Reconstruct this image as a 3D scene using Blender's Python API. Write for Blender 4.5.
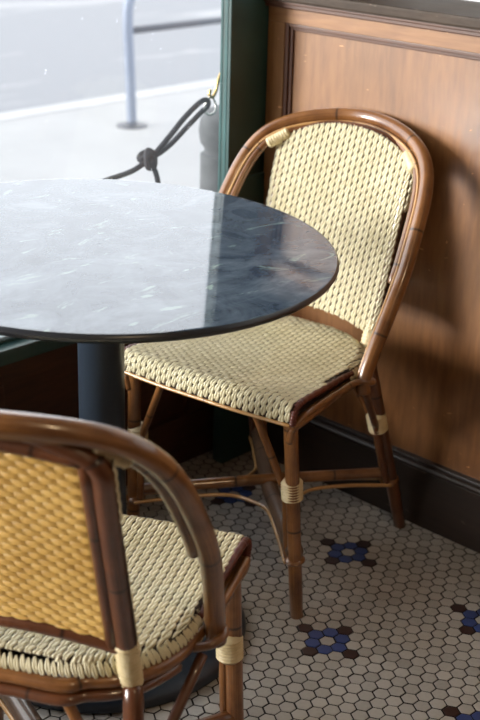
import bpy, math, random
from mathutils import Vector, Matrix
random.seed(7)
S = bpy.context.scene
for o in list(bpy.data.objects): bpy.data.objects.remove(o)

# ------------------------------------------------------------ camera
cd = bpy.data.cameras.new('camera'); cam = bpy.data.objects.new('camera', cd)
S.collection.objects.link(cam); S.camera = cam
R_ = ((0.6982601732752355, -0.71541253141064, 0.02485237047563471),
      (0.25581297585056173, 0.281803875422157, 0.9247412055183513),
      (0.6685749410530716, 0.6393523955516813, -0.37978423150284746))
r, u, f = map(Vector, R_)
m = Matrix((r, u, -f)).transposed().to_4x4()
m.translation = Vector((0, 0, 1.4132))
cam.matrix_world = m
cd.sensor_fit = 'VERTICAL'; cd.sensor_height = 36; cd.sensor_width = 24
cd.lens = 1315.9 / 720 * 36
cd.clip_start = .05
cd.dof.use_dof = True; cd.dof.focus_distance = 2.12; cd.dof.aperture_fstop = 5.4

# ------------------------------------------------------------ sky, lamps, exposure
W = bpy.data.worlds.new('sky'); S.world = W; W.use_nodes = True
bg = W.node_tree.nodes['Background']
_n = W.node_tree.nodes; _l = W.node_tree.links
_tc = _n.new('ShaderNodeTexCoord'); _sx = _n.new('ShaderNodeSeparateXYZ'); _l.new(_tc.outputs['Generated'], _sx.inputs[0])
_rp = _n.new('ShaderNodeValToRGB'); _l.new(_sx.outputs[2], _rp.inputs[0])     # bright hazy horizon, darker zenith
_e = _rp.color_ramp.elements
_e[0].position, _e[0].color = 0.0, (.66, .69, .72, 1); _e[1].position, _e[1].color = .95, (.2, .23, .27, 1)
for _p, _c in ((.44, (.72, .75, .79, 1)), (.54, (.8, .8, .8, 1)), (.72, (.8, .8, .8, 1)), (.84, (.3, .33, .37, 1))): _q = _e.new(_p); _q.color = _c
_l.new(_rp.outputs[0], bg.inputs[0]); bg.inputs[1].default_value = 4.8
vs = S.view_settings
vs.view_transform = 'Standard'; vs.look = 'None'; vs.gamma = 1; vs.use_curve_mapping = False
vs.exposure = 0.0
sd = bpy.data.lights.new('hazy_sun', 'SUN'); sd.energy = 6.2; sd.angle = math.radians(20); sd.color = (1, .965, .90)
sn = bpy.data.objects.new('hazy_sun', sd); S.collection.objects.link(sn)
sn.rotation_euler = Vector((.80, -.56, -.18)).to_track_quat('-Z', 'Y').to_euler(); sn.location = (-3, 5, 5)
FILL_W = 30

C = S.collection
# ------------------------------------------------------------ helpers
def link(name, verts, faces, mats, parent=None, mi=None, smooth=True, uvs=None, autos=None):
    me = bpy.data.meshes.new(name); me.from_pydata([tuple(v) for v in verts], [], faces)
    for mm in (mats if isinstance(mats, (list, tuple)) else [mats]): me.materials.append(mm)
    if mi: me.polygons.foreach_set('material_index', mi)
    if smooth: me.polygons.foreach_set('use_smooth', [True] * len(me.polygons))
    if uvs:
        ul = me.uv_layers.new(name='UVMap')
        flat = []
        for p in me.polygons:
            for li, vi in zip(p.loop_indices, p.vertices): flat += [uvs[vi][0], uvs[vi][1]]
        ul.data.foreach_set('uv', flat)
    me.update()
    o = bpy.data.objects.new(name, me); C.objects.link(o)
    if parent: o.parent = parent
    if autos:
        try: me.set_sharp_from_angle(angle=autos)
        except Exception: pass
    return o

class MB:
    def __init__(s): s.v = []; s.f = []; s.mi = []; s.uv = []
    def add(s, v, f, mi=0, uv=None):
        n = len(s.v); s.v += [Vector(a) for a in v]; s.f += [tuple(i + n for i in q) for q in f]; s.mi += [mi] * len(f)
        s.uv += uv if uv else [(0, 0)] * len(v)
    def box(s, x0, x1, y0, y1, z0, z1, mi=0, bev=0):
        if bev <= 0:
            v = [(x, y, z) for x in (x0, x1) for y in (y0, y1) for z in (z0, z1)]
            s.add(v, [(0,1,3,2),(4,6,7,5),(0,4,5,1),(2,3,7,6),(0,2,6,4),(1,5,7,3)], mi)
            return
        import bmesh
        bm = bmesh.new(); bmesh.ops.create_cube(bm, size=1)
        for q in bm.verts: q.co = Vector(((x0+x1)/2 + q.co.x*(x1-x0), (y0+y1)/2 + q.co.y*(y1-y0), (z0+z1)/2 + q.co.z*(z1-z0)))
        bmesh.ops.bevel(bm, geom=list(bm.edges), offset=bev, segments=2, affect='EDGES', profile=.6)
        bm.verts.index_update()
        s.add([q.co.copy() for q in bm.verts], [tuple(w.index for w in fc.verts) for fc in bm.faces], mi); bm.free()
    def tube(s, pts, rad, seg=12, mi=0, closed=False, cap=True, uo=0.0):
        pts = [Vector(p) for p in pts]; n = len(pts)
        rr = rad if isinstance(rad, (list, tuple)) else [rad] * n
        T = []
        for i in range(n):
            a = pts[(i-1) % n] if (closed or i > 0) else pts[0]
            b = pts[(i+1) % n] if (closed or i < n-1) else pts[-1]
            T.append((b - a).normalized())
        ref = Vector((0, 0, 1)) if abs(T[0].z) < .9 else Vector((1, 0, 0))
        N = (ref - T[0] * ref.dot(T[0])).normalized()
        V = []; UV = []; L = uo
        for i in range(n):
            if i:
                N = (N - T[i] * N.dot(T[i])).normalized(); L += (pts[i] - pts[i-1]).length
            B = T[i].cross(N)
            for k in range(seg):
                a = 2 * math.pi * k / seg
                V.append(pts[i] + (N * math.cos(a) + B * math.sin(a)) * rr[i]); UV.append((L, 2*abs(k/seg - .5)))
        F = []
        for i in range(n if closed else n - 1):
            j = (i + 1) % n
            for k in range(seg):
                l = (k + 1) % seg
                F.append((i*seg+k, i*seg+l, j*seg+l, j*seg+k))
        if cap and not closed:
            for i, sg in ((0, -1), (n-1, 1)):
                c = len(V); V.append(pts[i] + T[i] * sg * rr[i] * .35); UV.append((L, .5))
                ring = []
                for k in range(seg):
                    V.append(pts[i] + (V[i*seg+k] - pts[i]) * .75 + T[i] * sg * rr[i] * .25); UV.append((L, .5)); ring.append(len(V)-1)
                for k in range(seg):
                    l = (k+1) % seg
                    q = (i*seg+k, i*seg+l, ring[l], ring[k]); t = (ring[k], ring[l], c)
                    F.append(q if sg > 0 else q[::-1]); F.append(t if sg > 0 else t[::-1])
        s.add(V, F, mi, UV)
    def lathe(s, prof, cx, cy, seg=64, mi=0, cap=True):
        V = [(cx + r_*math.cos(2*math.pi*k/seg), cy + r_*math.sin(2*math.pi*k/seg), z) for r_, z in prof for k in range(seg)]
        F = [(i*seg+k, i*seg+(k+1) % seg, (i+1)*seg+(k+1) % seg, (i+1)*seg+k) for i in range(len(prof)-1) for k in range(seg)]
        if cap:
            F.append(tuple(range(seg))[::-1]); F.append(tuple((len(prof)-1)*seg+k for k in range(seg)))
        s.add(V, F, mi)
    def build(s, name, mats, parent=None, smooth=True, autos=None):
        return link(name, s.v, s.f, mats, parent, s.mi, smooth, s.uv, autos)

def cr(P, n=10):
    P = [Vector(p) for p in P]; P = [2*P[0]-P[1]] + P + [2*P[-1]-P[-2]]
    out = []
    for i in range(1, len(P)-2):
        p0, p1, p2, p3 = P[i-1:i+3]
        t = [0.0]
        for a, b in ((p0, p1), (p1, p2), (p2, p3)): t.append(t[-1] + max((b-a).length, 1e-6) ** .5)
        for k in range(n):
            x = t[1] + (t[2]-t[1]) * k / n
            A1 = p0*((t[1]-x)/(t[1]-t[0])) + p1*((x-t[0])/(t[1]-t[0]))
            A2 = p1*((t[2]-x)/(t[2]-t[1])) + p2*((x-t[1])/(t[2]-t[1]))
            A3 = p2*((t[3]-x)/(t[3]-t[2])) + p3*((x-t[2])/(t[3]-t[2]))
            B1 = A1*((t[2]-x)/(t[2]-t[0])) + A2*((x-t[0])/(t[2]-t[0]))
            B2 = A2*((t[3]-x)/(t[3]-t[1])) + A3*((x-t[1])/(t[3]-t[1]))
            out.append(B1*((t[2]-x)/(t[2]-t[1])) + B2*((x-t[1])/(t[2]-t[1])))
    out.append(P[-2]); return out

def empty(name, loc, rz=0):
    o = bpy.data.objects.new(name, None); C.objects.link(o); o.location = loc; o.rotation_euler = (0, 0, rz); o.empty_display_size = .1
    return o
def tag(o, label, cat, group=None):
    o['label'] = label; o['category'] = cat
    if group: o['group'] = group
def struct(o): o['kind'] = 'structure'; return o

# ------------------------------------------------------------ materials
def mat(name, col, rough=.5, metal=0.0, spec=.5, coat=0, coatr=.1):
    mt = bpy.data.materials.new(name); mt.use_nodes = True
    b = mt.node_tree.nodes['Principled BSDF']
    b.inputs['Base Color'].default_value = (*col, 1); b.inputs['Roughness'].default_value = rough
    b.inputs['Metallic'].default_value = metal; b.inputs['Specular IOR Level'].default_value = spec
    b.inputs['Coat Weight'].default_value = coat; b.inputs['Coat Roughness'].default_value = coatr
    return mt
def nd(mt, t, **k):
    n = mt.node_tree.nodes.new(t)
    for a, b in k.items(): setattr(n, a, b)
    return n
def lk(mt, a, b): mt.node_tree.links.new(a, b)
def bs(mt): return mt.node_tree.nodes['Principled BSDF']
def ramp(mt, fac, stops, interp='LINEAR'):
    n = nd(mt, 'ShaderNodeValToRGB'); n.color_ramp.interpolation = interp
    e = n.color_ramp.elements
    e[0].position, e[0].color = stops[0][0], (*stops[0][1], 1)
    e[1].position, e[1].color = stops[-1][0], (*stops[-1][1], 1)
    for p, c in stops[1:-1]: q = e.new(p); q.color = (*c, 1)
    lk(mt, fac, n.inputs[0]); return n
def noise(mt, vec, scale, detail=4, rough=.5, dist=0, sc=(1, 1, 1)):
    mp = nd(mt, 'ShaderNodeMapping'); mp.inputs['Scale'].default_value = sc; lk(mt, vec, mp.inputs[0])
    n = nd(mt, 'ShaderNodeTexNoise'); n.inputs['Scale'].default_value = scale; n.inputs['Detail'].default_value = detail
    n.inputs['Roughness'].default_value = rough; n.inputs['Distortion'].default_value = dist
    lk(mt, mp.outputs[0], n.inputs['Vector']); return n.outputs['Fac']
def mixc(mt, fac, a, b, mode='MIX'):
    n = nd(mt, 'ShaderNodeMix', data_type='RGBA', blend_type=mode)
    if hasattr(fac, 'links') or hasattr(fac, 'is_linked'): lk(mt, fac, n.inputs[0])
    else: n.inputs[0].default_value = fac
    for s_, x in ((n.inputs[6], a), (n.inputs[7], b)):
        if isinstance(x, tuple): s_.default_value = (*x, 1)
        else: lk(mt, x, s_)
    return n.outputs[2]
def bump(mt, h, strength=.3, dist=.002):
    b = nd(mt, 'ShaderNodeBump'); b.inputs['Strength'].default_value = strength; b.inputs['Distance'].default_value = dist
    lk(mt, h, b.inputs['Height']); lk(mt, b.outputs[0], bs(mt).inputs['Normal'])
def coord(mt, which='Object'): return nd(mt, 'ShaderNodeTexCoord').outputs[which]

def wood(name, dark, mid, light, grain=(1, 1, .12), rough=.38, scale=14, spec=.5, scratch=True, coat=0):
    mt = mat(name, mid, rough, spec=spec); o = coord(mt)
    n1 = noise(mt, o, scale, 6, .6, .6, grain)
    n2 = noise(mt, o, scale*7, 3, .6, .2, grain)
    n3 = noise(mt, o, 2.2, 3, .5, .8)
    c = ramp(mt, n1, [(.3, dark), (.5, mid), (.72, light)]).outputs[0]
    c = mixc(mt, .35, c, ramp(mt, n2, [(.35, dark), (.65, light)]).outputs[0])
    c = mixc(mt, .35, c, ramp(mt, n3, [(.35, dark), (.65, light)]).outputs[0])
    if scratch:
        ns = noise(mt, o, 55, 2, .5, 1.5, (1, .35, 1))
        sm = ramp(mt, ns, [(.725, (0, 0, 0)), (.75, (1, 1, 1))]).outputs[0]
        c = mixc(mt, sm, c, tuple(min(1, x*1.8+.02) for x in light))
    lk(mt, c, bs(mt).inputs['Base Color'])
    rr = ramp(mt, n3, [(.3, (rough*.8,)*3), (.7, (rough*1.3,)*3)]).outputs[0]; lk(mt, rr, bs(mt).inputs['Roughness'])
    bump(mt, n2, .12, .001)
    bs(mt).inputs['Coat Weight'].default_value = coat; bs(mt).inputs['Coat Roughness'].default_value = .28
    return mt
M = {}
M['panel'] = wood('panel_wood', (.065, .020, .005), (.17, .064, .018), (.34, .16, .055), grain=(1, 1.0, .16), scale=9, coat=.35)
M['stile'] = wood('stile_wood', (.11, .040, .012), (.24, .10, .032), (.36, .18, .068), grain=(1, 1, .1), scale=16)
M['rail'] = wood('rail_wood', (.11, .040, .012), (.24, .10, .032), (.36, .18, .068), grain=(1, .1, 1), scale=16)
M['mould'] = wood('moulding_wood', (.035, .012, .006), (.075, .025, .011), (.12, .045, .02), grain=(1, .1, .1), scratch=False)
M['base'] = wood('baseboard_wood', (.008, .005, .003), (.019, .011, .008), (.034, .02, .014), grain=(1, .1, 1), rough=.42)
M['ledge'] = wood('ledge_wood', (.022, .016, .012), (.05, .034, .025), (.09, .066, .05), grain=(1, .15, 1), rough=.55, scale=30, spec=.2)
M['undwood'] = wood('underwindow_wood', (.025, .01, .006), (.06, .022, .01), (.10, .035, .015), grain=(.15, 1, 1), rough=.45)

def rattan(name, dark, mid, light, rough=.3):
    mt = mat(name, mid, rough, coat=.7, coatr=.12); uv = coord(mt, 'UV'); o = coord(mt)
    n1 = noise(mt, uv, 10, 4, .6, .3, (.6, 4, 1)); n2 = noise(mt, o, 16, 4, .6)
    c = ramp(mt, n1, [(.3, dark), (.5, mid), (.7, light)]).outputs[0]
    c = mixc(mt, .4, c, ramp(mt, n2, [(.33, dark), (.66, light)]).outputs[0])
    sx = nd(mt, 'ShaderNodeSeparateXYZ'); lk(mt, uv, sx.inputs[0])
    fr = nd(mt, 'ShaderNodeMath', operation='PINGPONG'); lk(mt, sx.outputs[0], fr.inputs[0]); fr.inputs[1].default_value = .105
    band = ramp(mt, fr.outputs[0], [(.0, (1, 1, 1)), (.0035, (0, 0, 0))]).outputs[0]
    c = mixc(mt, band, c, tuple(x*.35 for x in dark))
    lk(mt, c, bs(mt).inputs['Base Color']); bump(mt, n1, .15, .001)
    return mt
M['rattan'] = rattan('rattan_pole', (.05, .015, .005), (.155, .054, .014), (.36, .165, .052))
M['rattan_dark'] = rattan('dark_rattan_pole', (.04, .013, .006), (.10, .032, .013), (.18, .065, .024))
M['rattan_old'] = rattan('weathered_rattan_pole', (.028, .016, .01), (.085, .045, .024), (.2, .12, .07), .4)
M['thin'] = rattan('thin_cane', (.3, .14, .045), (.48, .26, .09), (.62, .38, .16))
def strand(name, a, b, c_, rough=.42):
    mt = mat(name, b, rough); o = coord(mt)
    n1 = noise(mt, o, 60, 3, .6); n2 = noise(mt, o, 7, 3, .5)
    c = ramp(mt, n1, [(.3, a), (.55, b), (.75, c_)]).outputs[0]
    c = mixc(mt, .4, c, ramp(mt, n2, [(.35, a), (.65, c_)]).outputs[0])
    lk(mt, c, bs(mt).inputs['Base Color']); return mt
M['cream'] = strand('cream_strand', (.58, .52, .33), (.73, .67, .46), (.84, .79, .60))
M['gold'] = strand('golden_strand', (.44, .24, .05), (.66, .40, .10), (.78, .52, .17))
M['wrap'] = strand('cream_binding', (.50, .39, .2), (.68, .56, .33), (.78, .68, .46))
M['under'] = mat('dark_backing', (.025, .012, .007), .85)
M['goldunder'] = mat('amber_backing', (.40, .22, .05), .8)
M['bind'] = strand('oxblood_binding', (.06, .012, .008), (.10, .02, .012), (.15, .035, .02))

# marble
mt = mat('blue_grey_marble', (.06, .07, .09), .12, spec=.5); o = coord(mt)
n1 = noise(mt, o, 2.6, 8, .62, 1.6, (1, 1.6, 1)); n2 = noise(mt, o, 9, 8, .65, 1.2); n3 = noise(mt, o, 5, 6, .6, 2.5, (1.2, 3, 1))
c = ramp(mt, n1, [(.3, (.014, .024, .045)), (.5, (.045, .066, .10)), (.66, (.17, .21, .26))]).outputs[0]
c = mixc(mt, .45, c, ramp(mt, n2, [(.38, (.012, .022, .04)), (.68, (.17, .21, .25))]).outputs[0])
c = mixc(mt, ramp(mt, n3, [(.60, (0, 0, 0)), (.68, (.6, .6, .6))]).outputs[0], c, (.26, .37, .34))
lk(mt, c, bs(mt).inputs['Base Color'])
lk(mt, ramp(mt, n2, [(.3, (.035,)*3), (.7, (.075,)*3)]).outputs[0], bs(mt).inputs['Roughness'])
M['marble'] = mt
M['marble_edge'] = mat('dark_marble_edge', (.022, .024, .03), .3)
def iron(name, col, rough):
    mt = mat(name, col, rough, spec=.5); n = noise(mt, coord(mt), 90, 3, .6); bump(mt, n, .25, .0015)
    n2 = noise(mt, coord(mt), 6, 3); lk(mt, ramp(mt, n2, [(.3, tuple(x*.7 for x in col)), (.7, tuple(x*1.4 for x in col))]).outputs[0], bs(mt).inputs['Base Color']); return mt
M['iron'] = iron('blue_black_cast_iron', (.011, .018, .029), .36)
M['green'] = iron('dark_green_paint', (.028, .068, .066), .35)
M['green_l'] = iron('teal_green_paint', (.03, .085, .085), .3)
M['grout'] = mat('dark_grout', (.012, .010, .009), .9)
def tile(name, col, rough=.32):
    mt = mat(name, col, rough); at = nd(mt, 'ShaderNodeAttribute', attribute_name='tint'); o = coord(mt)
    n = noise(mt, o, 3.5, 5, .6, .4); n2 = noise(mt, o, 120, 3, .6)
    v = ramp(mt, at.outputs['Fac'], [(0, tuple(x*.62 for x in col)), (.5, tuple(x*.9 for x in col)), (1, tuple(min(1, x*1.15) for x in col))]).outputs[0]
    v = mixc(mt, ramp(mt, n, [(.35, (.0,)*3), (.7, (.55,)*3)]).outputs[0], v, tuple(a*b for a, b in zip(col, (.72, .58, .42))))
    v = mixc(mt, .25, v, ramp(mt, n2, [(.3, tuple(x*.6 for x in col)), (.7, col)]).outputs[0])
    lk(mt, v, bs(mt).inputs['Base Color']); return mt
M['t_white'] = tile('ivory_tile', (.47, .455, .42)); M['t_blue'] = tile('blue_tile', (.03, .066, .24)); M['t_brown'] = tile('maroon_tile', (.032, .010, .008))
def plain(name, a, b, scale=4, rough=.85, det=6):
    mt = mat(name, a, rough); n = noise(mt, coord(mt), scale, det, .6)
    lk(mt, ramp(mt, n, [(.3, a), (.7, b)]).outputs[0], bs(mt).inputs['Base Color']); return mt
M['pave'] = plain('pale_concrete', (.235, .24, .245), (.28, .285, .29), 1.6)
M['kerb'] = plain('kerb_stone', (.30, .305, .31), (.35, .355, .36), 3)
mt = mat('asphalt', (.2, .21, .23), .9); o = coord(mt)
n1 = noise(mt, o, 60, 3); n2 = noise(mt, o, 1.1, 4, .5, .4, (.45, 1.3, 1))
c = ramp(mt, n1, [(.3, (.15, .16, .175)), (.7, (.185, .195, .215))]).outputs[0]
c = mixc(mt, ramp(mt, n2, [(.58, (0, 0, 0)), (.66, (.8, .8, .8))]).outputs[0], c, (.28, .285, .295)); lk(mt, c, bs(mt).inputs['Base Color'])
M['road'] = mt
M['rackm'] = mat('galvanised_steel', (.15, .18, .24), .5, .2)
M['rackd'] = mat('dark_steel', (.035, .04, .055), .55, .1)
M['rope'] = strand('charcoal_rope', (.006, .007, .011), (.014, .016, .022), (.028, .03, .04), .85)
M['chrome'] = mat('steel_ring', (.6, .6, .58), .25, .9)
M['brass'] = mat('brass_hook', (.55, .38, .14), .3, .9)
M['stone'] = plain('grey_stone', (.045, .05, .055), (.08, .085, .09), 20)
M['plaster'] = plain('pale_plaster', (.60, .63, .66), (.68, .70, .72), 2)
M['warmwall'] = plain('warm_plaster', (.30, .20, .13), (.36, .25, .16), 2)
M['ceil'] = plain('ceiling_paint', (.55, .5, .43), (.6, .55, .48), 2)
# glass with dust specks
mt = bpy.data.materials.new('window_glass'); mt.use_nodes = True; nt = mt.node_tree; nt.nodes.clear()
out = nd(mt, 'ShaderNodeOutputMaterial'); tr_ = nd(mt, 'ShaderNodeBsdfTransparent'); gl = nd(mt, 'ShaderNodeBsdfGlossy'); gl.inputs['Roughness'].default_value = .02
fr = nd(mt, 'ShaderNodeFresnel'); fr.inputs[0].default_value = 1.35
ge = nd(mt, 'ShaderNodeNewGeometry'); iv = nd(mt, 'ShaderNodeMath', operation='SUBTRACT'); iv.inputs[0].default_value = 1; lk(mt, ge.outputs['Backfacing'], iv.inputs[1])
ml = nd(mt, 'ShaderNodeMath', operation='MULTIPLY'); lk(mt, fr.outputs[0], ml.inputs[0]); lk(mt, iv.outputs[0], ml.inputs[1])   # each face of the pane reflects on its outer side only
mx = nd(mt, 'ShaderNodeMixShader'); lk(mt, ml.outputs[0], mx.inputs[0]); lk(mt, tr_.outputs[0], mx.inputs[1]); lk(mt, gl.outputs[0], mx.inputs[2])
df = nd(mt, 'ShaderNodeBsdfTranslucent'); df.inputs[0].default_value = (.9, .93, 1, 1)
sp = ramp(mt, noise(mt, coord(mt), 130, 2, .5), [(.735, (.012,)*3), (.78, (.25,)*3)]).outputs[0]
mx2 = nd(mt, 'ShaderNodeMixShader'); lk(mt, sp, mx2.inputs[0]); lk(mt, mx.outputs[0], mx2.inputs[1]); lk(mt, df.outputs[0], mx2.inputs[2]); lk(mt, mx2.outputs[0], out.inputs[0])
M['glass'] = mt

# ------------------------------------------------------------ room shell
XW = 2.100; YW = 2.028
X0, Y0, ZC = -3.2, -2.4, 3.2
# floor: grout bed with hexagon mosaic
U = .0286; a0 = math.radians(328.93521); ax = Vector((math.cos(a0), math.sin(a0))); bx = Vector((math.cos(a0+math.pi/3), math.sin(a0+math.pi/3)))
O = Vector((1.62230, 1.30617))
flow = {}
for mI in range(-14, 8):
    for nI in range(-8, 14):
        fi, fj = 11*mI - nI, 12*nI
        flow[(fi, fj)] = -1
        for d in ((1,0),(0,1),(-1,1),(-1,0),(0,-1),(1,-1)): flow[(fi+d[0], fj+d[1])] = 1
        for d in ((1,1),(-1,-1),(2,-2),(-2,2)): flow[(fi+d[0], fj+d[1])] = 2
V = []; F = []; MI = []; TT = []
V += [(X0, Y0, -.0015), (2.3, Y0, -.0015), (2.3, YW+.05, -.0015), (X0, YW+.05, -.0015)]; F.append((0, 1, 2, 3)); MI.append(3); TT += [.5]*4
R1 = U/math.sqrt(3)*.895; R2 = R1*.93
rnd = random.Random(3)
for i in range(-120, 60):
    for j in range(-120, 120):
        p = O + (ax*i + bx*j) * U
        if not (.35 < p.x < XW+.01 and .35 < p.y < YW+.01): continue
        k = flow.get((i, j), 0); k = 0 if k < 0 else k
        n = len(V); t = rnd.gauss(.5, .22); t = min(1, max(0, t)); dz = rnd.gauss(0, .00012)
        jx, jy = rnd.gauss(0, .0003), rnd.gauss(0, .0003)
        for Rr, z in ((R1, -.0012), (R1, -.0005), (R2, 0)):
            for q in range(6):
                an = a0 + math.pi/6 + q*math.pi/3 
                V.append((p.x + jx + Rr*math.cos(an), p.y + jy + Rr*math.sin(an), z + dz)); TT.append(t)
        for lv in (0, 1):
            for q in range(6):
                w = (q+1) % 6; F.append((n+lv*6+q, n+lv*6+w, n+lv*6+6+w, n+lv*6+6+q)); MI.append(k)
        F.append(tuple(n+12+q for q in range(6))); MI.append(k)
fl = link('floor', V, F, [M['t_white'], M['t_blue'], M['t_brown'], M['grout']], None, MI, False)
at = fl.data.attributes.new('tint', 'FLOAT', 'POINT'); at.data.foreach_set('value', TT)
struct(fl)
b = MB(); b.box(X0-.1, 2.5, Y0-.1, YW+.6, ZC, ZC+.1); struct(b.build('ceiling', M['ceil'], smooth=False))
b = MB(); b.box(X0-.1, X0, Y0-.1, YW+.1, 0, ZC); struct(b.build('wall_left', M['warmwall'], smooth=False))
b = MB(); b.box(X0, 2.5, Y0-.1, Y0, 0, ZC); struct(b.build('wall_back', M['warmwall'], smooth=False))
# right wall: pale upper wall set back behind the deep ledge of the wainscot
b = MB(); b.box(2.285, 2.40, Y0, 2.12, 0, ZC); struct(b.build('wall_right', M['plaster'], smooth=False))
YE = 1.951; ZR0, ZR1 = 1.020, 1.057          # wainscot end, top rail
wn = empty('trim_1', (XW, YE, 0)); struct(wn)
def wpart(name, mb, m_): 
    o_ = mb.build(name, m_, None, smooth=False); o_.parent = wn; o_.matrix_parent_inverse = Matrix.Translation((-XW, -YE, 0)); return o_
YS = YE - .047                                # inner edge of the end stile
b = MB(); b.box(XW, 2.285, YS, YE, 0, ZR0, bev=.001); wpart('stile', b, M['stile'])
b = MB(); b.box(XW, 2.285, Y0, YE, ZR0+.0003, ZR1, bev=.001); wpart('top_rail', b, M['rail'])
b = MB(); b.box(XW+.012, 2.285, Y0, YS, .1, ZR0); wpart('panel', b, M['panel'])
b = MB()   # moulding around the sunk panel: two stepped fillets
for dx, w_ in ((.0, .010), (.005, .018)):
    b.box(XW+.002+dx, XW+.02, YS-w_, YS, .15, ZR0, bev=.0015); b.box(XW+.002+dx, XW+.02, Y0, YS-w_, ZR0-w_*.8, ZR0, bev=.0015)
wpart('moulding', b, M['mould'])
b = MB()   # ledge with its nosing and bed moulding
b.box(XW-.012, 2.286, Y0, YE+.006, ZR1+.002, ZR1+.010, mi=1, bev=.002)
b.box(XW-.008, 2.286, Y0, YE+.004, ZR1-.006, ZR1+.004, mi=1, bev=.002)
b.box(XW-.022, 2.286, Y0, YE+.012, ZR1+.0085, ZR1+.030, mi=0, bev=.005)
wpart('ledge', b, [M['ledge'], M['mould']])
b = MB()
b.box(XW-.006, XW+.03, Y0, YE+.077, 0, .134, bev=.002)
b.tube([(XW-.002, Y0, .139), (XW-.002, YE+.07, .139)], .0075, 10); b.box(XW-.001, XW+.02, Y0, YE+.07, .138, .155, bev=.004)
struct(b.build('baseboard_right', M['base'], smooth=False))

# window wall: panelled dado, green frame and sill, glass
XL = 1.992
b = MB(); b.box(X0, 2.285, YW+.012, YW+.09, 0, .40); struct(b.build('wall_window', M['undwood'], smooth=False))
b = MB()
b.box(X0, XL+.1, YW-.004, YW+.02, .345, .405, bev=.002); b.box(X0, XW, YW-.006, YW+.02, 0, .12, bev=.002)
for xx in (1.40, .62, -.16, -.94, -1.72): b.box(xx-.03, xx+.03, YW-.004, YW+.02, .121, .344, bev=.002)
b.box(XL-.05, XW-.01, YW-.004, YW+.02, .121, .344, bev=.002)
struct(b.build('trim_2', M['undwood'], smooth=False))
wf = empty('window_1', (XL, 1.99, .4)); struct(wf)
def wp(name, mb, m_):
    o_ = mb.build(name, m_, None, smooth=False); o_.parent = wf; o_.matrix_parent_inverse = Matrix.Translation((-XL, -1.99, -.4)); return o_
b = MB(); b.box(X0, XL+.05, 1.988, YW+.09, .405, .437, bev=.003); b.box(X0, XL+.05, YW-.01, YW+.05, .437, .452, bev=.003); wp('window_sill', b, M['green'])
b = MB(); b.box(XL, 2.30, 1.956, 1.987, .0, ZC, bev=.0015); b.box(XL+.17, 2.30, 1.987, 2.12, .0, ZC); wp('corner_post', b, M['green'])
b = MB(); b.box(XL-.0012, XL+.004, 1.964, 1.9725, .41, ZC, bev=.001); b.box(XL-.0012, XL+.004, 1.979, 1.9855, .41, ZC, bev=.001)
wp('glazing_bead', b, M['green_l'])
b = MB(); b.box(XL, 2.12, 1.948, 1.957, .15, .69, bev=.003); wp('post_plinth', b, M['green_l'])
b = MB(); b.box(X0, XL+.03, 1.99, 2.05, 2.75, ZC); 
for xx in (-.6,): b.box(xx-.03, xx+.03, 1.99, 2.05, .45, 2.75, bev=.002)
wp('window_frame', b, M['green'])
b = MB(); b.box(X0, XL+.028, 2.003, 2.008, .452, 2.75); wp('pane', b, M['glass'])

# ------------------------------------------------------------ street
b = MB(); b.box(-14, 20, YW+.09, 5.36, -.2, 0); b.box(-14, X0-.1, -12, YW+.09, -.2, 0); struct(b.build('ground', M['pave'], smooth=False))
b = MB(); b.box(-14, 20, 5.36, 5.50, -.2, .004, bev=.004); struct(b.build('trim_3', M['kerb'], smooth=False))
b = MB(); b.box(-14, 20, 5.50, 40, -.3, -.02); struct(b.build('road', M['road'], smooth=False))
rk = empty('bike_rack', (4.27, 4.864, 0))
b = MB(); b.tube(cr([(0, 0, 0), (-.012, 0, .30), (-.022, 0, .52), (-.012, 0, .60), (.04, 0, .66), (.14, 0, .685), (.72, 0, .685), (.82, 0, .66), (.87, 0, .60), (.88, 0, .50), (.88, 0, 0)], 8), .025, 14); b.build('hoop', M['rackm'], rk)
b = MB(); b.tube([(-.01, 0, .462), (.88, 0, .462)], .017, 12); b.build('crossbar', M['rackd'], rk)
for x_ in (0, .88):
    b = MB(); b.lathe([(.075, 0), (.075, .008), (.03, .014), (.027, .02)], x_, 0, 28); b.build('foot_plate', M['rackd'], rk, autos=.6)
tag(rk, 'galvanised steel bicycle rack hoop standing on the pavement outside the window', 'bike rack')
b = MB(); b.lathe([(.075, 0), (.075, .05), (.055, .08), (.05, .40), (.057, .46), (.057, .632), (.047, .638), (.047, .648), (.057, .662), (.062, .69), (.058, .72), (.04, .745), (.012, .755)], 0, 0, 40)
sp_ = b.build('stone_bollard', M['stone'], autos=.7); sp_.location = (2.322, 2.30, 0); tag(sp_, 'grey stone bollard with rounded cap outside beside the green window post', 'bollard')

# rope, ring and hook outside the glass
YR = 2.109
def RP(x, z, dy=0): return (x, YR+dy, z)
hk = empty('wall_hook', RP(2.098, .86))
def hp(x, z, dy=0): return (x-2.098, dy, z-.86)
b = MB(); b.tube(cr([hp(2.155, .90, .02), hp(2.125, .885, .004), hp(2.110, .868), hp(2.103, .846), hp(2.093, .833), hp(2.083, .838), hp(2.085, .850)], 8), .0042, 10); b.build('hook', M['brass'], hk)
b = MB(); b.tube([hp(2.156, .901, .02), hp(2.150, .897, .017)], .014, 12); b.build('mounting_plate', M['brass'], hk)
tag(hk, 'small brass hook fixed beside the green window post', 'hook')
b = MB(); b.tube([(.017*math.cos(t*math.pi/14), .004*math.sin(t*math.pi/7), .021*math.sin(t*math.pi/14)) for t in range(28)], .0028, 8, closed=True)
rg = b.build('metal_ring', M['chrome']); rg.location = RP(2.086, .815); tag(rg, 'silver metal ring hanging from the brass hook', 'ring')
rp = empty('rope', RP(1.897, .719))
def rr_(x, z, dy=0): return (x-1.897, dy, z-.719)
b = MB()
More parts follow.
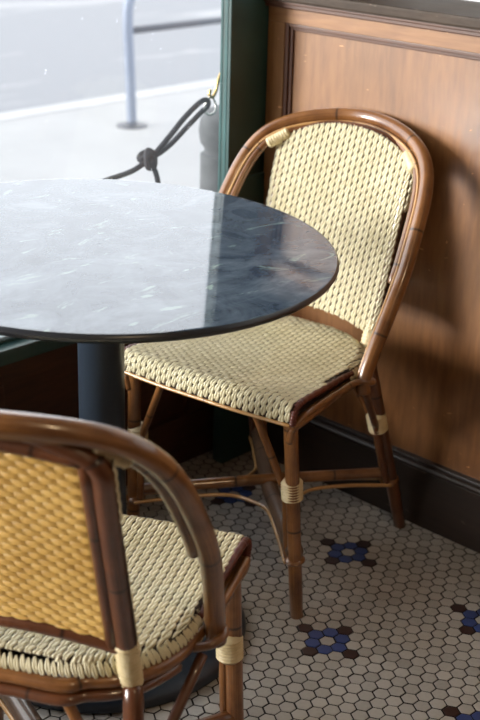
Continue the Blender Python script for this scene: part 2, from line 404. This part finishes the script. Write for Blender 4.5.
b.tube(cr([rr_(1.905, .728, -.008), rr_(1.955, .770, -.012), rr_(2.00, .803, -.01), (2.055-1.897, -.006, .830-.719), rr_(2.078, .826, 0), rr_(2.082, .814, .004), rr_(2.066, .803, .006), rr_(2.02, .778, .002), rr_(1.965, .738, .008), rr_(1.90, .715, .006)], 10), .0062, 10)
b.build('loop', M['rope'], rp)
b = MB()
b.tube([Vector(rr_(1.893 + .014*math.cos(t*.45) , .722 + .016*math.sin(t*.45)*math.cos(t*.21), .012*math.sin(t*.33))) for t in range(34)], .0062, 10)
b.tube(cr([rr_(1.905, .735, -.012), rr_(1.893, .742, -.004), rr_(1.882, .728, -.012), rr_(1.886, .706, -.014), rr_(1.903, .708, -.014), rr_(1.906, .727, -.012)], 6), .0062, 10)
b.build('knot', M['rope'], rp)
b = MB(); b.tube(cr([rr_(1.893, .716), rr_(1.85, .702), rr_(1.79, .695), rr_(1.70, .685), rr_(1.55, .64), rr_(1.45, .47, -.0)], 8), .0060, 10); b.tube(cr([rr_(1.900, .714, -.006), rr_(1.914, .690, -.006), rr_(1.928, .655), rr_(1.93, .60)], 6), .0060, 10)
b.build('rope_end', M['rope'], rp)
tag(rp, 'charcoal rope knotted into a loop through the metal ring outside the window', 'rope')

# ------------------------------------------------------------ table
TX, TY = 1.350, 1.622
tb = empty('bistro_table', (TX, TY, 0))
RT = .400
prof = [(0.001, .735), (RT-.0301, .735), (RT-.03, .735), (RT-.010, .738), (RT-.003, .743), (RT, .748), (RT-.001, .752), (RT-.004, .7545), (RT-.007, .755), (RT-.0072, .755), (RT-.009, .755), (.001, .755)]
b = MB(); b.lathe(prof[:8], 0, 0, 160, 1, cap=False); b.lathe(prof[7:], 0, 0, 160, 0, cap=False)
me_o = b.build('tabletop', [M['marble'], M['marble_edge']], tb, autos=.7)
for v in me_o.data.vertices:     # the top sits a little out of level
    v.co.z += -.0103*v.co.x + .034*v.co.y
b = MB(); b.lathe([(.047, .035), (.042, .05), (.0405, .10), (.040, .70), (.044, .712), (.044, .729)], 0, 0, 48); b.build('pedestal', M['iron'], tb, autos=.6)
b = MB(); b.lathe([(.10, .7155), (.115, .7185), (.115, .7215), (.04, .7235)], 0, 0, 48); pl = b.build('mounting_plate', M['iron'], tb, autos=.6)
for v in pl.data.vertices: v.co.z += .034*v.co.y + .003
b = MB(); b.lathe([(.250, 0), (.262, .004), (.264, .014), (.258, .023), (.235, .030), (.17, .036), (.10, .043), (.065, .052), (.052, .062), (.042, .066)], 0, 0, 96); b.build('base', M['iron'], tb, autos=.8)
tag(tb, 'round marble-topped bistro table on a dark cast iron pedestal', 'table')

# ------------------------------------------------------------ chair
ZS = .4566; WF = .2019
def hoop_pts(n=14):
    A = [(.2168, .2204, .4118), (.2155, .2215, .435), (.2285, .3402, .6559), (.1853, .4509, .8144), (0, .5274, .8600)]
    A = A + [(-l, b_, z) for l, b_, z in A[-2::-1]]
    return cr([(l, -b_, z) for l, b_, z in A], n)
def pan_b(z): return .3577 + (z - .457)*.326
def pan_w(z): return .1424 + .0091*(z - .457)/.328
def stitch(mb, Sf, u_, v_, du, dv, length, width, h, strands=2, mi=0, seg=6):
    """raised spindle of parallel strands at (u,v), running along (du,dv) on surface Sf(u,v)->Vector"""
    e = .002
    L = math.hypot(du, dv); du /= L; dv /= L
    for s_ in range(strands):
        off = (s_ - (strands-1)/2)
        rows = []
        for k in range(seg+1):
            t = k/seg*2 - 1
            w = width*(.36 + .64*(1 - t*t))
            cu = u_ + du*t*length/2 - dv*off*w/strands; cv = v_ + dv*t*length/2 + du*off*w/strands
            p = Sf(cu, cv); a = (Sf(cu+e, cv) - Sf(cu-e, cv)); c_ = (Sf(cu, cv+e) - Sf(cu, cv-e)); nn = c_.cross(a).normalized()
            T = (a*du + c_*dv).normalized(); B = nn.cross(T)
            hw = w/strands*.52; hh = h*(1.25*(1 - t*t) - .35)
            rows.append([p + B*(-hw) + nn*(hh - h*.75), p + B*(-hw*.6) + nn*(hh), p + nn*(hh + h*.28), p + B*(hw*.6) + nn*hh, p + B*hw + nn*(hh - h*.75)])
        Vv = [q for rw in rows for q in rw]
        Ff = [(i*5+j, i*5+j+1, i*5+5+j+1, i*5+5+j) for i in range(seg) for j in range(4)]
        mb.add(Vv, Ff, mi)
def grid(mb, Sf, us, vsx, mi, inside=None, off=0):
    V_ = []; F_ = []
    for a in us:
        for b_ in vsx: V_.append(Sf(a, b_))
    nv = len(vsx)
    for i in range(len(us)-1):
        for j in range(nv-1):
            if inside and not inside((us[i]+us[i+1])/2, (vsx[j]+vsx[j+1])/2): continue
            F_.append((i*nv+j, (i+1)*nv+j, (i+1)*nv+j+1, i*nv+j+1))
    mb.add(V_, F_, mi)
def band(mb, p, q, rad, turns, mi=0, seg=16, ell=None):
    p, q = Vector(p), Vector(q); pts = []; rr = []
    n = turns*4
    for i in range(n+1):
        pts.append(p.lerp(q, i/n)); rr.append(rad*(1 - .12*(1 + math.cos(i/4*2*math.pi))/2))
    V0 = len(mb.v); mb.tube(pts, rr, seg, mi)

# seat outline half width at distance b from the front edge
def seat_w(b_):
    if b_ <= .20: return WF - .012*(b_/.20)
    t = (b_-.20)/.178
    return (WF-.012)*max(0, 1 - t**2.5)**(1/2.5)
def legline(side, front, z):
    if front: k = z/.42; return Vector((side*(.2061*(1-k) + (WF-.018)*k), -(.0394*(1-k) + .022*k), z))
    k = z/.43; return Vector((side*(.1857*(1-k) + .146*k), -(.4713*(1-k) + .352*k), z))

def make_chair():
    root = empty('rattan_bistro_chair', (0, 0, 0))
    # --- woven seat
    rl = .018
    def SS(l, v):       # v: distance along the weave from the bottom of the front apron to the back
        ap = .022
        if v < ap: b_, z = 0.0, ZS - rl - ap + v
        elif v < ap + rl*math.pi/2:
            a = (v-ap)/rl; b_, z = rl*(1-math.cos(a)), ZS - rl + rl*math.sin(a)
        else: b_, z = rl + v - ap - rl*math.pi/2, ZS
        if b_ > .02: z -= .007*math.sin(min(1, (b_-.02)/.34)*math.pi)*(1-(l/.22)**2)
        if b_ > .374: b_ = .374
        w = seat_w(b_); l = max(-w, min(w, l)); d = w - abs(l)
        bow = -.006*(1-(l/WF)**2) if b_ < .03 else 0
        if b_ > .22 and d < .02: z -= .012*(1 - max(0, d)/.02)**2
        return Vector((l, -(b_+bow), z))
    v2b = lambda v: 0 if v < .022 else (rl*(1-math.cos((v-.022)/rl)) if v < .022+rl*math.pi/2 else rl + v - .022 - rl*math.pi/2)
    b = MB()
    vmax = .022 + rl*math.pi/2 + .358
    nu, nv = 60, 90
    grid(b, lambda l, v: SS(l, v) + Vector((0, -.0014 if v < .03 else 0, -.0012))*1.0, [(-1+2*i/nu)*WF for i in range(nu+1)], [vmax*j/nv for j in range(nv+1)], 1, lambda l, v: abs(l) < seat_w(min(.3775, v2b(v))))
    # underside
    und = []
    for i in range(41): t = i/40; und.append((.376*t, seat_w(.376*t)))
    Vv = [(w, -b_, ZS-.024) for b_, w in und] + [(-w, -b_, ZS-.024) for b_, w in und]; n = len(und)
    Vt = [(x, y, ZS-.0035 - (.011 if -y > .3 else 0)) for x, y, z in Vv]
    Vv2 = Vv + Vt; Ff = [(i, i+1, n+i+1, n+i) for i in range(n-1)] + [(i+1, i, 2*n+i, 2*n+i+1) for i in range(n-1)] + [(n+i, n+i+1, 3*n+i+1, 3*n+i) for i in range(n-1)]
    b.add(Vv2, Ff, 1)
    pu, pv = .0128, .0165
    i = 0; nc = int(WF/pu)
    for i in range(-nc, nc+1):
        j = 0
        while True:
            v = .006 + j*pv + (pv/2 if i % 2 else 0)
            j += 1
            if v > vmax + .004: break
            l = i*pu
            if abs(l) > seat_w(min(.3775, v2b(v)-.004)) - .003: continue
            stitch(b, SS, l, v, -.24, 1, pv*1.36, pu*.92, .0023)
    # rear apron of upright stitches, following the rounded back edge
    edge = []
    for k in range(200):
        b_ = .20 + .1779*k/199; edge.append(Vector((seat_w(b_), -b_, 0)))
    edge += [Vector((-p.x, p.y, 0)) for p in edge[::-1]]
    Ls = [0]
    for p, q in zip(edge, edge[1:]): Ls.append(Ls[-1] + (q-p).length)
    def ev(s_):
        s_ = min(max(s_, 0), Ls[-1]-1e-6)
        lo, hi = 0, len(Ls)-1
        while hi-lo > 1:
            md = (lo+hi)//2
            if Ls[md] <= s_: lo = md
            else: hi = md
        return edge[lo].lerp(edge[hi], (s_-Ls[lo])/max(1e-9, Ls[hi]-Ls[lo]))
    def SE(s_, t):  # t 0..1 downward
        p = ev(s_); q = ev(s_+.002) - ev(s_-.002); nrm = Vector((q.y, -q.x, 0)).normalized()*-1
        if nrm.dot(p - Vector((0, -.2, 0))) < 0: nrm = -nrm
        a = t*1.45 - .15
        return Vector((p.x, p.y, 0)) + nrm*(.007*math.sin(max(-.2, a))) + Vector((0, 0, ZS - .004 - .020*t))
    s_ = .004; kk = 0
    while s_ < Ls[-1] - .004:
        stitch(b, lambda x, y: SE(x, 1-y/.024), s_, .012 + (.0015 if kk % 2 else -.0015), .22, 1, .026, .0078, .0018)
        s_ += .0082; kk += 1
    b.build('woven_seat', [M['cream'], M['under']], root)
    # --- seat frame: side and rear rail, front edge cane, oxblood side binding
    b = MB()
    rail = [(WF-.006, -.008, ZS-.048), (WF+.001, -.03, ZS-.040), (WF-.001, -.10, ZS-.034)]
    rail += [(seat_w(b_)+.0025, -b_, ZS-.033) for b_ in (.15, .20, .24, .28, .31, .335, .355, .368)]
    k_ = .3765; rail += [(.07, -.3815, ZS-.033), (0, -.3825, ZS-.033)]
    full = rail + [(-x, y, z) for x, y, z in rail[-2::-1]]
    b.tube(cr(full, 6), .0105, 12)
    rf = b.build('seat_frame', M['rattan'], root)
    b = MB(); b.tube(cr([(x*1.0, y - (.006 if abs(x) < .15 else 0), z-.018) for x, y, z in full[6:-6]], 6), .0085, 10); b.build('rear_rail', M['rattan_dark'], root)
    b = MB(); b.tube(cr([(WF-.004, .002, ZS-.0405), (.1, .0075, ZS-.0415), (0, .0085, ZS-.0415), (-.1, .0075, ZS-.0415), (-WF+.004, .002, ZS-.0405)], 8), .0035, 8); b.build('front_edge_cane', M['thin'], root)
    for sd in (1, -1):
        b = MB()
        pth = [(WF-.001, -.003, ZS-.040), (WF+.001, -.004, ZS-.022), (WF+.001, -.012, ZS-.008), (WF, -.03, ZS-.004), (WF-.004, -.10, ZS-.006), (seat_w(.17)+.001, -.17, ZS-.009), (seat_w(.215)+.001, -.215, ZS-.012)]
        c_ = cr([(x*sd, y, z) for x, y, z in pth], 10)
        b.tube(c_, [.0062*(1 + .14*math.sin(i*1.9)) for i in range(len(c_))], 8); b.build('edge_binding', M['bind'], root)
        b = MB()  # cane looping from the leg over into the side rail
        c_ = cr([(x*sd, y, z) for x, y, z in [(WF-.012, -.012, .375), (WF-.004, -.012, .405), (WF+.006, -.03, ZS-.030), (WF+.009, -.08, ZS-.022), (WF+.008, -.14, ZS-.021), (seat_w(.2)+.022, -.20, ZS-.020), (seat_w(.22)+.040, -.228, ZS-.024), (seat_w(.24)+.030, -.248, ZS-.030), (seat_w(.26)+.01, -.255, ZS-.036)]], 8)
        b.tube(c_, .0065, 10); b.build('side_cane', M['rattan'], root)
    # --- legs
    for sd in (1, -1):
        for fr_ in (1, 0):
            b = MB(); pts = [legline(sd, fr_, z) for z in (0.0, .06, .13, .20, .27, .34, .40, .418)]
            b.tube([p for p in pts], [.0128, .0133, .0135, .0135, .0135, .0135, .0135, .013], 14, uo=random.random())
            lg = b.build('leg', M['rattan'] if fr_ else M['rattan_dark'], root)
            # second cane bundled to the inside of the leg, fanning out as a brace under the seat
            b = MB()
            inn = Vector((-sd, 0, 0)); 
            lo = legline(sd, fr_, .125) + inn*.017; mid = legline(sd, fr_, .265) + inn*.0175
            top = Vector((sd*(.105 if fr_ else .05), -(.015 if fr_ else .372), ZS-.036))
            b.tube(cr([lo, lo.lerp(mid, .5), mid, mid.lerp(top, .12) , top], 6), .0075, 10); b.build('brace', M['rattan'], root)
            b = MB()
            inn2 = Vector((0, -1 if fr_ else 1, 0)); lo = legline(sd, fr_, .125) + inn2*.019; mid = legline(sd, fr_, .265) + inn2*.020
            top = Vector((sd*.205, -.245, ZS-.052))
            if not fr_: b.tube(cr([lo, lo.lerp(mid, .5), mid, mid.lerp(top, .12), top], 6), .0075, 10); 
            if not fr_: b.build('brace', M['rattan_dark'], root)
            b = MB()
            off = (inn + inn2)*.005
            band(b, legline(sd, fr_, .250) + off, legline(sd, fr_, .288) + off, .0212, 7); b.build('cream_lashing', M['wrap'], root)
            b = MB(); band(b, legline(sd, fr_, .118) + off*.6, legline(sd, fr_, .126) + off*.6, .0205, 2); b.build('collar', M['rattan'], root)
    # --- crossed stretchers with thin canes swept around the crossing
    zX = .142
    Pq = {(s, f_): legline(s, f_, zX) for s in (1, -1) for f_ in (1, 0)}
    X = (Pq[(1, 1)] + Pq[(-1, 0)])/2; X2 = (Pq[(-1, 1)] + Pq[(1, 0)])/2; X = (X+X2)/2
    for s in (1, -1):
        b = MB(); A, B = Pq[(s, 1)], Pq[(-s, 0)]
        mdp = X + Vector((0, 0, .008*s))
        b.tube(cr([A, A.lerp(mdp, .5), mdp, mdp.lerp(B, .5), B], 6), .0175 if s < 0 else .0118, 12); b.build('stretcher', M['rattan_old'] if s < 0 else M['rattan'], root)
    order = [(1, 1), (1, 0), (-1, 0), (-1, 1)]
    for k in range(4):
        P_, Q_ = Pq[order[k]], Pq[order[(k+1) % 4]]
        bis = ((P_-X).normalized() + (Q_-X).normalized()).normalized()
        dP, dQ = (P_-X).normalized(), (Q_-X).normalized()
        nP = (bis - dP*bis.dot(dP)).normalized()*.0165; nQ = (bis - dQ*bis.dot(dQ)).normalized()*.0165
        dz = Vector((0, 0, -.014))
        pts = [P_+nP+dz*1.6, X+dP*.16+nP+dz, X+dP*.085+nP*1.3+dz, X+bis*.068+dz, X+dQ*.085+nQ*1.3+dz, X+dQ*.16+nQ+dz, Q_+nQ+dz*1.6]
        b = MB(); b.tube(cr(pts, 8), .0042, 8); b.build('sweep_cane', M['thin'], root)
    # --- back hoop, twin pole inside it
    H = hoop_pts()
    b = MB(); b.tube(H, .0142, 16); b.build('back_hoop', M['rattan'], root)
    n = len(H); cen = Vector((0, -.38, .60))
    inner = []
    for i in range(int(n*.23), int(n*.77)+1):
        p = H[i]; tdir = (H[min(n-1, i+1)] - H[max(0, i-1)]).normalized(); d = cen - p; d -= tdir*d.dot(tdir); d.normalize()
        inner.append(p + d*.0195 + Vector((0, .004, 0)))
    b = MB(); b.tube(inner, .0088, 12); b.build('inner_hoop', M['rattan'], root)
    H2 = [p + (cen-p).normalized()*.013 + Vector((0, .0125, 0)) for p in H[int(n*.10):int(n*.9)]]
    b = MB(); b.tube(H2, .0032, 8); b.build('beading_cane', M['thin'], root)
    # --- back panel
    def ztop(l): return .795 + .047*(1 - min(1, abs(l)/.152)**2.4)
    def zbot(l): return .487 + .020*(1 - min(1, abs(l)/.14)**2.0)
    def pb(l, z): return pan_b(z) + (.004*(1-(l/.15)**2))
    frm = []
    for s in (1, -1):
        b = MB(); z_ = [.405, .43, .46, .52, .60, .68, .75, .785]
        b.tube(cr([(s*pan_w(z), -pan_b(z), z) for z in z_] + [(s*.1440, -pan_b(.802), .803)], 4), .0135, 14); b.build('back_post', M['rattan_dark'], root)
        b = MB(); z0, z1 = .418, .497
        band(b, (s*pan_w(z0), -pan_b(z0), z0), (s*pan_w(z1), -pan_b(z1), z1), .0158, 11); b.build('post_wrapping', M['wrap'], root)
        # lashing tying the panel corner to the inner hoop
        q = min(inner, key=lambda p: (p - Vector((s*.178, -pan_b(.80), .805))).length); i_ = inner.index(q)
        q0, q1 = inner[max(0, i_-3)], inner[min(len(inner)-1, i_+3)]
        b = MB(); mdq = (q0+q1)/2; dd = (q1-q0).normalized()*.023
        band(b, mdq-dd, mdq+dd, .0132, 8); b.build('corner_lashing', M['wrap'], root)
        b = MB(); e0 = Vector((s*.140, -pan_b(.80), .80)); band(b, e0, e0.lerp(mdq, .8), .0105, 5); b.build('corner_peg', M['bind'], root)
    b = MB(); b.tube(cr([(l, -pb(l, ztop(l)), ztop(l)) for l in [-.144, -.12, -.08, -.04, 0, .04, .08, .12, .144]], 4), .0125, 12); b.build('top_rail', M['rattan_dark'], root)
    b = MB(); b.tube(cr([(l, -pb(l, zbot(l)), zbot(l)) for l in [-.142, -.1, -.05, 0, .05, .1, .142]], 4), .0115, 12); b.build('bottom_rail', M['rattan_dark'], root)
    # front weave, wrapped round the posts
    ro = .0142
    def SP(u_, z):
        w = pan_w(z); s = 1 if u_ >= 0 else -1; a = abs(u_)
        z = max(zbot(min(a, .15))-.012, min(ztop(min(a, .15))+.009, z)); bb = pb(min(a, w), z)
        if a <= w: return Vector((u_, -(bb - ro), z))
        th = min((a-w)/ro, 1.7); return Vector((s*(w + ro*math.sin(th)), -(bb - ro*math.cos(th)), z))
    b = MB(); um = .1515 + ro*1.3
    def ins(u_, z): 
        a = min(abs(u_), .15); return zbot(a)-.012 < z < ztop(a)+.010
    nu = 64
    grid(b, lambda l, z: SP(l, z) + Vector((0, -.001, 0)), [(-1+2*i/nu)*um for i in range(nu+1)], [.474+.380*j/80 for j in range(81)], 1, ins)
    nc = int(um/pu)
    for i in range(-nc, nc+1):
        for j in range(27):
            z = .472 + j*.0160 + (.008 if i % 2 else 0); l = i*pu
            if not (ins(l, z) or ins(l, z-.007) or ins(l, z+.007)) or abs(l) > pan_w(z) + ro*1.2: continue
            stitch(b, SP, l, z, -.22, 1, .0222, pu*.92, .0023)
    b.build('woven_back', [M['cream'], M['under']], root)
    # rear face of the weave: golden cane between the frame poles
    def SB(u_, z): return Vector((-u_, -(pb(u_, z) + .004), z))
    for s in (1, -1):
        b = MB(); b.tube([(s*(pan_w(z)-.0165), -(pan_b(z)+.004), z) for z in (.487, .55, .62, .70, .77, .80)], .0085, 10); b.build('inner_frame', M['rattan_dark'], root)
    b = MB(); b.tube(cr([(l, -(pb(l, .80)+.004), .803 + .010*(1-(l/.13)**2)) for l in (-.13, -.065, 0, .065, .13)], 5), .0105, 10); b.build('inner_frame', M['rattan_dark'], root)
    b = MB(); wb = .122
    def insb(u_, z): return zbot(abs(u_))+.006 < z < .802
    grid(b, lambda l, z: SB(l, z) + Vector((0, .0008, 0)), [(-1+2*i/40)*(wb+.012) for i in range(41)], [.480+.372*j/60 for j in range(61)], 1, lambda a, z: zbot(abs(a)) < z < .81)
    j = 0; z = .500
    while z < .845:
        i0 = 0 if j % 2 else .011
        l = -wb - .011 + i0
        while l < wb + .012:
            if insb(l, z) and abs(l) < wb+.006: stitch(b, SB, l, z, 1, .06, .0275, .0108, .0018, strands=2)
            l += .022
        z += .0098; j += 1
    b.build('rear_weave', [M['gold'], M['goldunder']], root)
    return root

c1 = make_chair(); c1.location = (1.574, 1.600, 0); c1.rotation_euler.z = 1.7096
tag(c1, 'rattan bistro chair with cream woven seat standing against the wood panelled wall', 'chair', 'rattan chairs at the marble table')
c2 = c1.copy(); C.objects.link(c2)
for ch in list(c1.children):
    k = ch.copy(); k.parent = c2; C.objects.link(k)
c2.location = (1.1235+.0175, 1.326+.0098, 0); c2.scale = (1, 1, .968); c2.rotation_euler.z = -1.0584
c2['label'] = 'rattan bistro chair seen from behind with golden woven backrest, nearest the camera'

# ------------------------------------------------------------ warm fill light added behind the viewer, in an invented pendant
pl_ = empty('fill_pendant', (.3, -.6, 2.3))
b = MB(); b.tube([(0, 0, .18), (0, 0, .70)], .004, 8); b.build('fill_cord', M['iron'], pl_)
b = MB(); b.lathe([(.20, 0), (.19, .04), (.14, .10), (.06, .15), (.02, .18)], 0, 0, 40, cap=False); b.build('fill_shade', M['iron'], pl_)
tag(pl_, 'unseen dark metal pendant added behind the camera as a warm fill light', 'lamp')
ld = bpy.data.lights.new('fill_light', 'POINT'); ld.energy = FILL_W; ld.color = (1, .72, .42); ld.shadow_soft_size = .07  # added warm fill for the room, no such source in view
lo_ = bpy.data.objects.new('fill_light', ld); C.objects.link(lo_); lo_.parent = pl_; lo_.location = (0, 0, .0)
